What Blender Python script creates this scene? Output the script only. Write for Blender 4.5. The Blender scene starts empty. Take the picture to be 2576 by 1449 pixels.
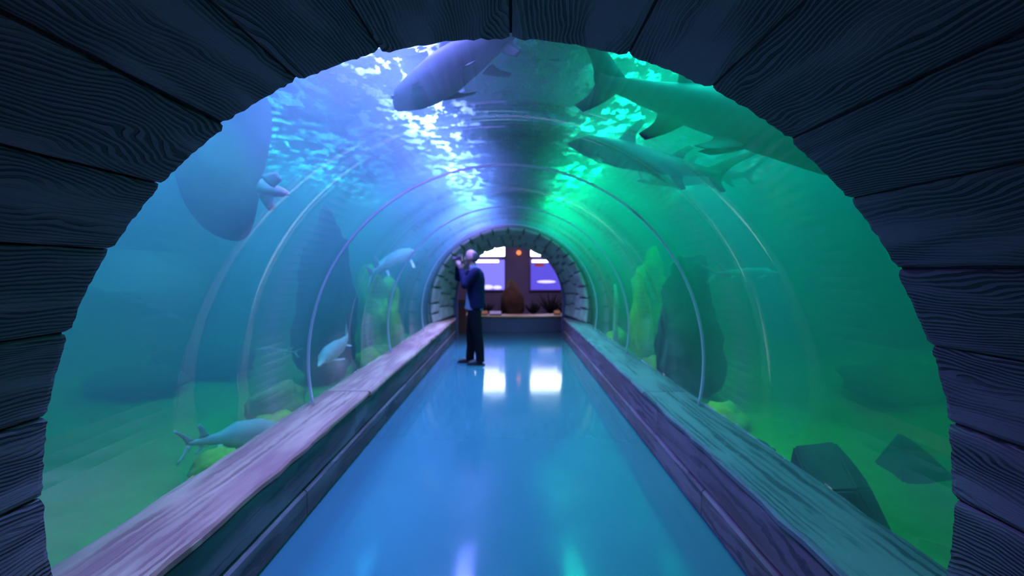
import bpy, bmesh, math, random
from mathutils import Vector, Matrix, noise as mnoise
random.seed(7)
scene = bpy.context.scene
C = scene.collection
PI = math.pi
F_PX = 1300.0                      # focal length in pixels of the 2576 px wide frame

# ------------------------------------------------------------------ camera
cd = bpy.data.cameras.new('camera'); cam = bpy.data.objects.new('camera', cd); C.objects.link(cam)
cam.location = (0.045, 0.0, 1.45)
cam.rotation_euler = (PI/2 - math.atan(43.5/F_PX), 0, 0)
cd.sensor_width = 36.0; cd.lens = 36.0*F_PX/2576.0
cd.clip_start = 0.02; cd.clip_end = 100
cd.dof.use_dof = True; cd.dof.focus_distance = 1.35; cd.dof.aperture_fstop = 2.6
scene.camera = cam

# ------------------------------------------------------------------ world, view
w = bpy.data.worlds.new('world'); scene.world = w; w.use_nodes = True
w.node_tree.nodes['Background'].inputs[0].default_value = (0.30, 0.20, 0.24, 1)
w.node_tree.nodes['Background'].inputs[1].default_value = 0.5
vs = scene.view_settings
vs.view_transform = 'Standard'; vs.look = 'None'; vs.exposure = 0.0; vs.gamma = 1.0; vs.use_curve_mapping = False
cy = scene.cycles
cy.transparent_max_bounces = 40; cy.use_light_tree = False; cy.max_bounces = 6; cy.volume_bounces = 0
cy.sample_clamp_indirect = 6.0

# tunnel constants (metres); tunnel axis x = 0, camera looks along +y
ZC = 0.75           # height of the centre of the arch circle
R_IN = 1.48         # acrylic inner radius
R_OUT = 1.53
R_BAR = 1.385       # plank vault radius
Y0, Y1 = 1.56, 9.95 # acrylic begins / ends
Z_SURF = 2.72
YT = 11.0           # far end of the tank
TANK_X = 5.4
LEDGE_Z = 0.44
FLOOR_HW = 1.157
LEDGE_OUT = 1.50

# lamps over the tank: (x, z, colour, watts, look)
LAMPS = [(-0.68, 3.06, (0.29, 0.17, 1.0), 270.0, 'violet'), (0.98, 3.06, (0.01, 0.72, 0.62), 95.0, 'cyan-green'),
         (-2.6, 3.85, (0.09, 0.23, 1.0), 330.0, 'blue'), (2.9, 3.85, (0.0, 0.34, 0.80), 150.0, 'teal')]
LAMP_GAIN = (1.0, 1.1, 1.5, 2.0)    # the lamps towards the portal burn brighter
LAMP_Y = (2.6, 5.0, 7.4, 9.8)

# ------------------------------------------------------------------ helpers
def mesh_from(name, verts, faces, mat=None, parent=None, smooth=False, uvs=None):
    me = bpy.data.meshes.new(name)
    me.from_pydata([tuple(v) for v in verts], [], faces)
    if uvs is not None:
        lay = me.uv_layers.new(name='UVMap')
        for l in me.loops:
            lay.data[l.index].uv = uvs[l.vertex_index]
    me.update()
    o = bpy.data.objects.new(name, me); C.objects.link(o)
    if mat is not None: me.materials.append(mat)
    if smooth is True:
        me.polygons.foreach_set('use_smooth', [True]*len(me.polygons))
    elif smooth:
        for p in me.polygons: p.use_smooth = smooth(p)
    if parent is not None: o.parent = parent
    return o

def fix_normals(o):
    bm = bmesh.new(); bm.from_mesh(o.data)
    bmesh.ops.recalc_face_normals(bm, faces=bm.faces[:]); bm.to_mesh(o.data); bm.free(); return o

def empty(name, loc=(0, 0, 0)):
    o = bpy.data.objects.new(name, None); C.objects.link(o); o.location = loc; o.empty_display_size = 0.1
    return o

def tag(o, label=None, cat=None, group=None, kind=None):
    if label: o['label'] = label
    if cat: o['category'] = cat
    if group: o['group'] = group
    if kind: o['kind'] = kind
    return o

def box(name, lo, hi, mat, parent=None, bevel=0.0, jitter=0.0):
    bm = bmesh.new()
    bmesh.ops.create_cube(bm, size=1.0)
    lo, hi = Vector(lo), Vector(hi)
    for v in bm.verts:
        v.co = Vector([(lo[i]+hi[i])/2 + v.co[i]*(hi[i]-lo[i]) for i in range(3)])
        if jitter: v.co += Vector([random.uniform(-jitter, jitter) for _ in range(3)])
    if bevel > 0:
        bmesh.ops.bevel(bm, geom=bm.edges[:], offset=bevel, segments=2, affect='EDGES', profile=0.5)
    me = bpy.data.meshes.new(name); bm.to_mesh(me); bm.free()
    o = bpy.data.objects.new(name, me); C.objects.link(o)
    me.materials.append(mat)
    if parent is not None: o.parent = parent
    return o

def grid_faces(nu, nv, closed_u=False):
    fs = []
    for j in range(nv-1):
        for i in range(nu if closed_u else nu-1):
            a = j*nu+i; b = j*nu+(i+1) % nu
            fs.append((a, b, b+nu, a+nu))
    return fs

def tube(path, radii, n=12, up=(0, 0, 1)):
    """closed tapered tube with elliptical rings; radii = r or (r_side, r_up)"""
    P = [Vector(p) for p in path]; V = []; F = []
    up = Vector(up)
    m = len(P)
    for k, p in enumerate(P):
        t = (P[min(k+1, m-1)]-P[max(k-1, 0)]).normalized()
        u = up if abs(t.dot(up)) < 0.95 else Vector((1, 0, 0))
        s = t.cross(u).normalized(); q = s.cross(t).normalized()
        r = radii[k]; ra, rb = (r, r) if not isinstance(r, tuple) else r
        for i in range(n):
            a = 2*PI*i/n
            V.append(p + s*math.cos(a)*ra + q*math.sin(a)*rb)
    F += grid_faces(n, m, True)
    F.append(tuple(reversed(range(n)))); F.append(tuple(range((m-1)*n, m*n)))
    return V, F

def ball(c, r, nu=14, nv=10):
    rx, ry, rz = (r, r, r) if not isinstance(r, tuple) else r
    V, F = [], []
    for j in range(1, nv):
        th = PI*j/nv
        for i in range(nu):
            a = 2*PI*i/nu
            V.append(Vector((c[0]+rx*math.sin(th)*math.cos(a), c[1]+ry*math.sin(th)*math.sin(a), c[2]+rz*math.cos(th))))
    F += [tuple(reversed(f)) for f in grid_faces(nu, nv-1, True)]
    V.append(Vector((c[0], c[1], c[2]+rz))); t = len(V)-1
    V.append(Vector((c[0], c[1], c[2]-rz))); b = len(V)-1
    for i in range(nu):
        F.append((t, i, (i+1) % nu)); F.append((b, (nv-2)*nu+(i+1) % nu, (nv-2)*nu+i))
    return V, F

class MB:
    def __init__(s): s.v = []; s.f = []
    def add(s, vf):
        k = len(s.v); s.v += list(vf[0]); s.f += [tuple(i+k for i in f) for f in vf[1]]; return s
    def build(s, name, mat, parent=None, smooth=True): return mesh_from(name, s.v, s.f, mat, parent, smooth)

def remesh(o, voxel, smooth_it=4):
    m = o.modifiers.new('r', 'REMESH'); m.mode = 'VOXEL'; m.voxel_size = voxel
    s = o.modifiers.new('s', 'SMOOTH'); s.iterations = smooth_it; s.factor = 0.5
    dg = bpy.context.evaluated_depsgraph_get()
    me = bpy.data.meshes.new_from_object(o.evaluated_get(dg))
    mats = list(o.data.materials)
    o.modifiers.clear(); old = o.data; o.data = me
    me.materials.clear()
    for mm in mats: me.materials.append(mm)
    me.polygons.foreach_set('use_smooth', [True]*len(me.polygons))
    bpy.data.meshes.remove(old)
    return o

# ------------------------------------------------------------------ materials
class NT:
    def __init__(s, name):
        s.m = bpy.data.materials.new(name); s.m.use_nodes = True
        s.t = s.m.node_tree; s.t.nodes.clear()
        s.out = s.t.nodes.new('ShaderNodeOutputMaterial')
    def n(s, typ, **kw):
        nd = s.t.nodes.new('ShaderNode'+typ)
        for k, v in kw.items():
            if k == 'ins':
                for i, val in v.items():
                    if isinstance(val, bpy.types.NodeSocket): s.t.links.new(val, nd.inputs[i])
                    else: nd.inputs[i].default_value = val
            else: setattr(nd, k, v)
        return nd
    def math(s, op, a, b=0.0, c=0.0, clamp=False):
        nd = s.n('Math', operation=op, ins={0: a, 1: b, 2: c}); nd.use_clamp = clamp; return nd.outputs[0]
    def ramp(s, fac, stops):
        nd = s.n('ValToRGB', ins={0: fac}); el = nd.color_ramp.elements
        while len(el) < len(stops): el.new(0.5)
        for e, (p, c) in zip(el, stops):
            e.position = p; e.color = (c[0], c[1], c[2], 1) if len(c) == 3 else c
        return nd.outputs[0]
    def mix(s, fac, a, b):
        nd = s.n('Mix', data_type='RGBA', ins={0: fac})
        for i, val in ((6, a), (7, b)):
            if isinstance(val, bpy.types.NodeSocket): s.t.links.new(val, nd.inputs[i])
            else: nd.inputs[i].default_value = (val[0], val[1], val[2], 1)
        return nd.outputs[2]
    def noise(s, vec, scale, detail=4, rough=0.55, dist=0.0):
        return s.n('TexNoise', ins={'Vector': vec, 'Scale': scale, 'Detail': detail, 'Roughness': rough, 'Distortion': dist}).outputs[0]
    def coord(s, which='Object'): return s.n('TexCoord').outputs[which]
    def mapping(s, vec, scale=(1, 1, 1), loc=(0, 0, 0)):
        return s.n('Mapping', ins={'Vector': vec, 'Scale': scale, 'Location': loc}).outputs[0]
    def bump(s, h, strength=0.5, dist=0.02):
        return s.n('Bump', ins={'Height': h, 'Strength': strength, 'Distance': dist}).outputs[0]
    def pbr(s, col, rough=0.6, normal=None, spec=0.5, metal=0.0, coat=0.0, emis=None, estr=0.0):
        p = s.n('BsdfPrincipled')
        def put(k, v):
            if isinstance(v, bpy.types.NodeSocket): s.t.links.new(v, p.inputs[k])
            else:
                if k in ('Base Color', 'Emission Color') and len(v) == 3: v = (*v, 1)
                p.inputs[k].default_value = v
        put('Base Color', col); put('Roughness', rough); put('Specular IOR Level', spec); put('Metallic', metal)
        if coat: put('Coat Weight', coat)
        if normal is not None: put('Normal', normal)
        if emis is not None: put('Emission Color', emis); put('Emission Strength', estr)
        s.t.links.new(p.outputs[0], s.out.inputs[0]); return s.m
    def surf(s, sock): s.t.links.new(sock, s.out.inputs[0]); return s.m

def mat_plain(name, col, rough=0.6, var=0.15, scale=6.0, bump=0.2, spec=0.4, metal=0.0):
    n = NT(name); c = n.coord('Object')
    f = n.noise(c, scale)
    a = tuple(max(0, x*(1-var)) for x in col); b = tuple(min(1, x*(1+var)) for x in col)
    return n.pbr(n.mix(f, a, b), rough, n.bump(f, bump, 0.01), spec, metal)

def mat_emit(name, col, strength):
    n = NT(name); f = n.noise(n.coord('Object'), 3.0, 2)
    e = n.n('Emission', ins={0: n.mix(f, tuple(c*0.94 for c in col), col), 1: strength})
    return n.surf(e.outputs[0])

def mat_wood(name, dark, light, freq=80.0, warp=7.0, depth=0.006, tint=None, flat=0.5, nscale=(3.0, 0.9)):
    """carved wood grain from the UV map: u across the plank, v along it (metres)"""
    n = NT(name); uv = n.coord('UV')
    sep = n.n('SeparateXYZ', ins={0: uv})
    n1 = n.noise(n.mapping(uv, (nscale[0], nscale[1], 1)), 1.0, 3, 0.5, 0.3)
    n2 = n.noise(n.mapping(uv, (26, 9, 1)), 1.0, 2, 0.5)
    ph = n.math('ADD', n.math('MULTIPLY', sep.outputs[0], freq), n.math('MULTIPLY', n1, warp))
    ph = n.math('ADD', ph, n.math('MULTIPLY', n2, 0.7))
    s1 = n.math('SINE', n.math('MULTIPLY', ph, 2*PI))
    line = n.ramp(n.math('MULTIPLY_ADD', s1, 0.5, 0.5), [(0.22, (0, 0, 0)), (0.55, (1, 1, 1))])
    # broad bands where the grain is shallow
    band = n.noise(n.mapping(uv, (9, 1.1, 1), (5, 3, 0)), 1.0, 2, 0.5, 0.6)
    mask = n.ramp(band, [(flat-0.09, (1, 1, 1)), (flat+0.09, (0, 0, 0))])
    fine = n.noise(n.mapping(uv, (220, 14, 1)), 1.0, 3, 0.6)
    pit = n.math('MULTIPLY', n.math('SUBTRACT', 1.0, line), mask)            # carved grain lines
    h = n.math('ADD', n.math('MULTIPLY', pit, -1.0), n.math('MULTIPLY', fine, 0.3))
    h = n.math('SUBTRACT', h, n.math('MULTIPLY', mask, 0.38))
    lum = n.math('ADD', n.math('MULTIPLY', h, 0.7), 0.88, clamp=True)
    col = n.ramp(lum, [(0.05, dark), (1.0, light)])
    if tint:
        big = n.noise(n.mapping(uv, (5, 0.8, 1), (1, 9, 0)), 1.0, 3, 0.6)
        col = n.mix(n.ramp(big, [(0.42, (0, 0, 0)), (0.62, (1, 1, 1))]), col, tint)
    return n.pbr(col, 0.62, n.bump(h, 1.0, depth), 0.35)

M = {}
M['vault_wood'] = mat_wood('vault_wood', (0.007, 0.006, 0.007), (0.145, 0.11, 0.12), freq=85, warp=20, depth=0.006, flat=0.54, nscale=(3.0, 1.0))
M['groove'] = mat_plain('groove', (0.012, 0.011, 0.012), 0.9)
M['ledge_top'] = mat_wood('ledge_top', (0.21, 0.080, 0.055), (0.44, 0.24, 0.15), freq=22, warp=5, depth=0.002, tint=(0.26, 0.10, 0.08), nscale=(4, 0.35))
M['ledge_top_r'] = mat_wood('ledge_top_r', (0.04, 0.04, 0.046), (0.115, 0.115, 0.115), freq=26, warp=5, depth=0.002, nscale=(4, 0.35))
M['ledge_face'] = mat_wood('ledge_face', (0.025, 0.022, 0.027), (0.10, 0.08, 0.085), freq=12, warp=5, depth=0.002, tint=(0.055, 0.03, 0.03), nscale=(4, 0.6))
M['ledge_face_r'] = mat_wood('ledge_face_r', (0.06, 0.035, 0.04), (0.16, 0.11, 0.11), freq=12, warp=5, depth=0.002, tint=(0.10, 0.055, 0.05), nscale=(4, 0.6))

def floor_mat():
    n = NT('floor_paint'); c = n.coord('Object')
    f = n.noise(n.mapping(c, (1.2, 0.5, 1)), 1.6, 5, 0.6)
    g = n.noise(c, 70.0, 2)
    col = n.mix(f, (0.026, 0.10, 0.105), (0.038, 0.13, 0.135))
    ro = n.math('ADD', n.math('MULTIPLY', f, 0.08), 0.05)
    return n.pbr(col, ro, n.bump(n.math('ADD', f, n.math('MULTIPLY', g, 0.05)), 0.06, 0.02), 0.6)
M['floor'] = floor_mat()

def acrylic_mat():
    n = NT('acrylic')
    tr = n.n('BsdfTransparent', ins={0: (0.97, 0.985, 0.98, 1)})
    gl = n.n('BsdfGlossy', ins={0: (1, 1, 1, 1), 'Roughness': 0.035})
    lw = n.n('LayerWeight', ins={0: 0.5}).outputs['Facing']
    fac = n.math('ADD', n.math('MULTIPLY', n.math('POWER', lw, 4.5), 0.36), 0.016)
    mx = n.n('MixShader', ins={0: fac, 1: tr.outputs[0], 2: gl.outputs[0]})
    return n.surf(mx.outputs[0])
M['acrylic'] = acrylic_mat()

def water_mat():
    n = NT('water_volume')
    sc = n.n('VolumeScatter', ins={'Color': (0.75, 0.94, 1.0, 1), 'Density': 0.22, 'Anisotropy': 0.15})
    ab = n.n('VolumeAbsorption', ins={'Color': (0.20, 0.86, 0.60, 1), 'Density': 1.0})
    ad = n.n('AddShader', ins={0: sc.outputs[0], 1: ab.outputs[0]})
    n.t.links.new(ad.outputs[0], n.out.inputs['Volume']); return n.m
M['water'] = water_mat()

def ripple_mat():
    """rippled water skin: glitter painted as noise spots that scatter lamp light, clear between"""
    n = NT('water_ripples'); c = n.coord('Object')
    h = n.noise(n.mapping(c, (8.0, 4.6, 1)), 1.0, 3, 0.68, 0.0)
    fac = n.ramp(h, [(0.515, (0.01, 0.01, 0.01)), (0.575, (0.95, 0.95, 0.95))])  # glints painted in by thresholding the noise
    nb = n.bump(h, 1.0, 0.10)
    tl = n.n('BsdfTranslucent', ins={0: (0.9, 0.95, 1, 1), 'Normal': nb})
    tr = n.n('BsdfTransparent', ins={0: (0.95, 0.98, 1, 1)})
    gl = n.n('BsdfGlossy', ins={0: (1, 1, 1, 1), 'Roughness': 0.08, 'Normal': nb})
    m1 = n.n('MixShader', ins={0: fac, 1: tr.outputs[0], 2: tl.outputs[0]})
    fr = n.n('Fresnel', ins={0: 1.33, 'Normal': nb})
    m2 = n.n('MixShader', ins={0: n.math('MULTIPLY', fr.outputs[0], 0.5), 1: m1.outputs[0], 2: gl.outputs[0]})
    return n.surf(m2.outputs[0])
M['ripples'] = ripple_mat()
M['sand'] = mat_plain('sand', (0.12, 0.30, 0.04), 0.9, 0.35, 3.5, 0.5)  # green light at the tank bottom put into the sand colour
M['rock'] = mat_plain('rock', (0.045, 0.05, 0.045), 0.9, 0.5, 5.0, 0.9)
M['rock_algae'] = mat_plain('rock_algae', (0.46, 0.38, 0.03), 0.9, 0.7, 7.0, 0.9)
M['rock_orange'] = mat_plain('rock_orange', (0.45, 0.22, 0.05), 0.9, 0.7, 7.0, 0.9)
M['rock_wall'] = mat_plain('rock_wall', (0.22, 0.25, 0.20), 0.9, 0.6, 1.5, 0.9)
M['dark_wall'] = mat_plain('dark_wall', (0.05, 0.05, 0.06), 0.85)
M['joint'] = mat_plain('joint', (0.5, 0.47, 0.52), 0.35, 0.1, 4, 0.05)
M['stone'] = mat_plain('stone', (0.36, 0.30, 0.24), 0.9, 0.6, 5.0, 0.8)
M['mortar'] = mat_plain('mortar', (0.07, 0.06, 0.055), 0.95)
M['frame_dark'] = mat_plain('frame_dark', (0.12, 0.08, 0.15), 0.6)
M['room_wall'] = mat_plain('room_wall', (0.20, 0.17, 0.22), 0.85, 0.3, 1.2, 0.2)
M['metal_dark'] = mat_plain('metal_dark', (0.03, 0.03, 0.035), 0.4, metal=0.5)
M['lamp_grey'] = mat_plain('lamp_grey', (0.3, 0.3, 0.32), 0.4, metal=0.6)

# ------------------------------------------------------------------ tank lamps (over the water)
nl = 0
for lx, LAMP_Z, col, watts, side in LAMPS:
    for ly in LAMP_Y:
        L = 2.0
        root = empty('tank_lamp', (lx, ly, LAMP_Z))
        order = ('nearest the wooden arch', 'second from the wooden arch', 'third from the wooden arch', 'beside the stone portal')[LAMP_Y.index(ly)]
        tag(root, 'long %s lamp hanging over the water, %s' % (side, order), 'lamp', 'lamps over the tank')
        mb = MB()
        W = 0.16
        prof = [(-W, -0.02), (-W, 0.05), (-0.06, 0.12), (0.06, 0.12), (W, 0.05), (W, -0.02), (W-0.015, -0.02), (W-0.015, 0.03), (-W+0.015, 0.03), (-W+0.015, -0.02)]
        V = [Vector((x, y, z)) for y in (-L/2, L/2) for x, z in prof]
        k = len(prof)
        Fs = [(i, (i+1) % k, (i+1) % k+k, i+k) for i in range(k)] + [tuple(range(k)), tuple(range(2*k-1, k-1, -1))]
        fix_normals(mesh_from('housing', V, Fs, M['lamp_grey'], root))
        for yy in (-L*0.35, L*0.35):
            v, f = tube([(0, yy, 0.1), (0, yy, 4.19-LAMP_Z)], [0.008, 0.008], 6)
            mesh_from('suspension_rod', v, f, M['lamp_grey'], root)
        ld = bpy.data.lights.new('lamp_light', 'AREA'); ld.shape = 'RECTANGLE'; ld.size = 0.26; ld.size_y = L*0.97
        ld.color = col; ld.energy = watts*(LAMP_GAIN[LAMP_Y.index(ly)] if abs(lx) < 2 else 1.0); ld.spread = math.radians(125)
        lo = bpy.data.objects.new('lamp_light', ld); C.objects.link(lo); lo.parent = root; lo.location = (0, 0, 0.02)

# ------------------------------------------------------------------ setting: floor, tank shell
o = mesh_from('floor', [(-FLOOR_HW-.02, -1.2, 0), (FLOOR_HW+.02, -1.2, 0), (FLOOR_HW+.02, 11.2, 0), (4.2, 11.2, 0), (4.2, 16.6, 0), (-4.2, 16.6, 0), (-4.2, 11.2, 0), (-FLOOR_HW-.02, 11.2, 0)], [tuple(range(8))], M['floor'])
tag(o, 'glossy blue painted walkway floor', kind='structure')

def arch_wall(name, y0, y1, r, mat, label, xw=TANK_X+0.2, ztop=4.3, zb=-0.05):
    """wall across the tank with an arched hole"""
    n = 48; a0 = -math.asin((ZC-zb)/r); a1 = PI-a0
    inner = [(r*math.cos(a0+(a1-a0)*i/n), ZC+r*math.sin(a0+(a1-a0)*i/n)) for i in range(n+1)]
    def outer(i):
        t = i/n
        # walk right-bottom -> right-top -> left-top -> left-bottom
        if t < .25: return (xw, zb+(ztop-zb)*t/.25)
        if t < .75: return (xw-2*xw*(t-.25)/.5, ztop)
        return (-xw, ztop-(ztop-zb)*(t-.75)/.25)
    V = []
    for y in (y0, y1):
        V += [(x, y, z) for x, z in inner]; V += [(*((lambda q: (q[0], y, q[1]))(outer(i))),) for i in range(n+1)]
    k = n+1; Fs = []
    for i in range(n):
        Fs.append((i, i+1, k+i+1, k+i)); Fs.append((2*k+i, 3*k+i, 3*k+i+1, 2*k+i+1))
        Fs.append((i, 2*k+i, 2*k+i+1, i+1)); Fs.append((k+i, k+i+1, 3*k+i+1, 3*k+i))
    o = fix_normals(mesh_from(name, V, Fs, mat)); tag(o, label, kind='structure'); return o
arch_wall('wall_near', 1.40, 1.50, 1.46, M['dark_wall'], 'dark end wall of the tank around the wooden vault')
arch_wall('wall_far', YT+0.02, YT+0.12, 1.56, M['dark_wall'], 'dark end wall of the tank around the stone portal')

def rocky(name, origin, du, dv, nu, nv, amp, nrm, label, mat, seed=0, scale=0.8):
    V = []; origin, du, dv, nrm = Vector(origin), Vector(du), Vector(dv), Vector(nrm)
    for j in range(nv):
        for i in range(nu):
            p = origin + du*(i/(nu-1)) + dv*(j/(nv-1))
            q = p*scale+Vector((seed, 0, 0))
            h = mnoise.fractal(Vector((q.x, q.y*0.6, q.z*2.2)), 0.9, 2.0, 5)
            V.append(p + nrm*(h*amp))
    o = mesh_from(name, V, grid_faces(nu, nv), mat, smooth=True); tag(o, label, kind='structure'); return o
rocky('wall_left_tank', (-TANK_X, 1.4, 0), (0, YT-1.3, 0), (0, 0, 4.3), 70, 36, 0.45, (1, 0, 0), 'hazy rockwork wall at the back of the left side of the tank', M['rock_wall'], 3)
rocky('wall_right_tank', (TANK_X, 1.4, 0), (0, YT-1.3, 0), (0, 0, 4.3), 70, 36, 0.45, (-1, 0, 0), 'hazy rockwork wall at the back of the right side of the tank', M['rock_wall'], 11)
box('ceiling', (-TANK_X-.2, 1.4, 4.2), (TANK_X+.2, YT+.15, 4.3), M['dark_wall'])['kind'] = 'structure'
for sx in (-1, 1):
    V = []
    nu, nv = 60, 90
    for j in range(nv):
        for i in range(nu):
            x = sx*(1.56 + (TANK_X-1.4)*(i/(nu-1))**1.2); y = 1.52 + (YT-1.53)*j/(nv-1)
            h = mnoise.fractal(Vector((x*0.7, y*0.7, 3.1)), 1.0, 2.0, 4)
            z = 0.12 + 0.10*h + max(0, (abs(x)-2.4))*0.10
            V.append((x, y, z))
    fs = grid_faces(nu, nv)
    if sx < 0: fs = [tuple(reversed(f)) for f in fs]
    o = mesh_from('sand_bed', V, fs, M['sand'], smooth=True)
    tag(o, 'rippled sand bed of the tank on the %s of the tunnel' % ('left' if sx < 0 else 'right'), 'sand', kind='stuff')

# water body: prism that surrounds the tunnel
def water_body():
    n = 60; rr = R_OUT+0.006; a0 = -math.asin((ZC-0.05)/rr)
    prof = [(-TANK_X+.0, 0.05)]
    prof += [(-rr*math.cos(a0+(PI-2*a0)*i/n), ZC+rr*math.sin(a0+(PI-2*a0)*i/n)) for i in range(n+1)]
    prof += [(TANK_X, 0.05), (TANK_X, Z_SURF), (-TANK_X, Z_SURF)]
    ya, yb = 1.505, YT+.015
    V = [(x, ya, z) for x, z in prof]+[(x, yb, z) for x, z in prof]; k = len(prof)
    Fs = [(i, (i+1) % k, (i+1) % k+k, i+k) for i in range(k)]+[tuple(range(k)), tuple(range(2*k-1, k-1, -1))]
    o = fix_normals(mesh_from('tank_water', V, Fs, M['water']))
    return tag(o, 'hazy blue-green water filling the tank around the tunnel', 'water', kind='stuff')
water_body()
nu, nv = 190, 160
V = []
for j in range(nv):
    for i in range(nu):
        x = -TANK_X+2*TANK_X*i/(nu-1); y = 1.505+(YT-1.49)*j/(nv-1)
        h = mnoise.noise(Vector((x*1.7, y*2.3, 0.4)))*0.03 + mnoise.noise(Vector((x*4.1, y*5.3, 2.4)))*0.014
        V.append((x, y, Z_SURF+0.05+h))
o = mesh_from('water_surface', V, grid_faces(nu, nv), M['ripples'], smooth=True)
tag(o, 'rippled water surface glittering above the tunnel', 'water', kind='stuff')

# ------------------------------------------------------------------ acrylic tunnel
tun = tag(empty('acrylic_tunnel', (0, Y0, 0)), 'clear curved acrylic tunnel through the tank', 'tunnel', kind='structure')
SEAMS = [Y0, 3.86, 6.35, 8.75, Y1]
A0 = -math.asin((ZC-LEDGE_Z)/R_IN)
def arc_shell(name, ya, yb, r0, r1, mat, parent, n=96, a0=A0, a1=PI-A0):
    V = []
    for y in (ya, yb):
        for r in (r0, r1):
            for i in range(n+1):
                a = a0+(a1-a0)*i/n
                V.append((r*math.cos(a), y, ZC+r*math.sin(a)))
    k = n+1; Fs = []; sm = []
    for i in range(n):
        Fs.append((i, i+1, 2*k+i+1, 2*k+i)); Fs.append((k+i, 3*k+i, 3*k+i+1, k+i+1))
        Fs.append((i, k+i, k+i+1, i+1)); Fs.append((2*k+i, 2*k+i+1, 3*k+i+1, 3*k+i))
    Fs.append((0, 2*k, 3*k, k)); Fs.append((n, k+n, 3*k+n, 2*k+n))
    o = mesh_from(name, V, Fs, mat, None)
    for p in o.data.polygons: p.use_smooth = abs(p.normal.y) < 0.5 and p.index < 4*n
    fix_normals(o)
    o.parent = parent; o.matrix_parent_inverse = Matrix.Translation(parent.location).inverted()
    return o
for i in range(4):
    arc_shell('acrylic_panel', SEAMS[i]+0.009, SEAMS[i+1]-0.009, R_IN, R_OUT, M['acrylic'], tun)
for y in SEAMS[1:4]:
    arc_shell('joint_strip', y-0.0085, y+0.0085, R_IN-0.003, R_IN+0.013, M['joint'], tun)

# ------------------------------------------------------------------ low kerb walls with plank cladding
def plank_box(name, lo, hi, mat, parent, uaxis, useed, bev=0.008, ragged=0.0):
    """long plank along y with UV in metres; uaxis = axis across the plank"""
    ny = max(3, int((hi[1]-lo[1])/0.16)); bm = bmesh.new()
    cs = [(lo[0]+bev, lo[2]), (hi[0]-bev, lo[2]), (hi[0], lo[2]+bev), (hi[0], hi[2]-bev), (hi[0]-bev, hi[2]), (lo[0]+bev, hi[2]), (lo[0], hi[2]-bev), (lo[0], lo[2]+bev)]
    V = []; k = len(cs)
    rnd = random.Random(useed)
    for j in range(ny+1):
        y = lo[1]+(hi[1]-lo[1])*j/ny
        w = [rnd.uniform(-ragged, ragged) for _ in range(2)]
        for x, z in cs:
            V.append((x+(w[0] if uaxis == 0 else 0), y, z+w[1]*0.35))
    Fs = []
    for j in range(ny):
        for i in range(k):
            a = j*k+i; b = j*k+(i+1) % k
            Fs.append((a, b, b+k, a+k))
    Fs.append(tuple(range(k))); Fs.append(tuple(range((ny+1)*k-1, ny*k-1, -1)))
    uvs = [((v[uaxis] if uaxis is not None else v[0])+useed*1.37, v[1]+useed*0.71) for v in V]
    return fix_normals(mesh_from(name, V, Fs, mat, parent, False, uvs))
for sx in (-1, 1):
    root = tag(empty('wall_left' if sx < 0 else 'wall_right'), 'low %s kerb wall of faux timber planks along the %s edge of the walkway' % (('dark, mauve-topped', 'left') if sx < 0 else ('brown, teal-topped', 'right')), kind='structure')
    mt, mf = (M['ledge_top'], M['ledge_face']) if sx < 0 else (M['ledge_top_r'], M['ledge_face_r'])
    def span(a, b): return (min(a*sx, b*sx), max(a*sx, b*sx))
    x0, x1 = span(FLOOR_HW+0.03, LEDGE_OUT)
    box('core', (x0, 1.4, 0.0), (x1, 11.1, LEDGE_Z-0.05), M['groove'], root)
    cuts = [1.42, 4.3, 7.4, 11.1]
    x0, x1 = span(FLOOR_HW-0.012, LEDGE_OUT+0.03)
    for i in range(3):
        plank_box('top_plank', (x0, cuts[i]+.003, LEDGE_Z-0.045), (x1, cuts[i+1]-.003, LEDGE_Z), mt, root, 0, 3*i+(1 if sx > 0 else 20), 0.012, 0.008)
    cuts = [1.42, 3.95, 6.6, 11.1]
    x0, x1 = span(FLOOR_HW+0.008, FLOOR_HW+0.04)
    for i in range(3):
        plank_box('upper_face_plank', (x0, cuts[i]+.003, 0.178), (x1, cuts[i+1]-.003, LEDGE_Z-0.048), mf, root, 2, 5*i+(2 if sx > 0 else 31), 0.012, 0.004)
    cuts = [1.42, 2.98, 4.9, 7.2, 9.3, 11.1]
    x0, x1 = span(FLOOR_HW-0.004, FLOOR_HW+0.04)
    for i in range(5):
        plank_box('lower_face_plank', (x0, cuts[i]+.004, 0.004), (x1, cuts[i+1]-.004, 0.17), mf, root, 2, 7*i+(3 if sx > 0 else 43), 0.014, 0.004)

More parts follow.
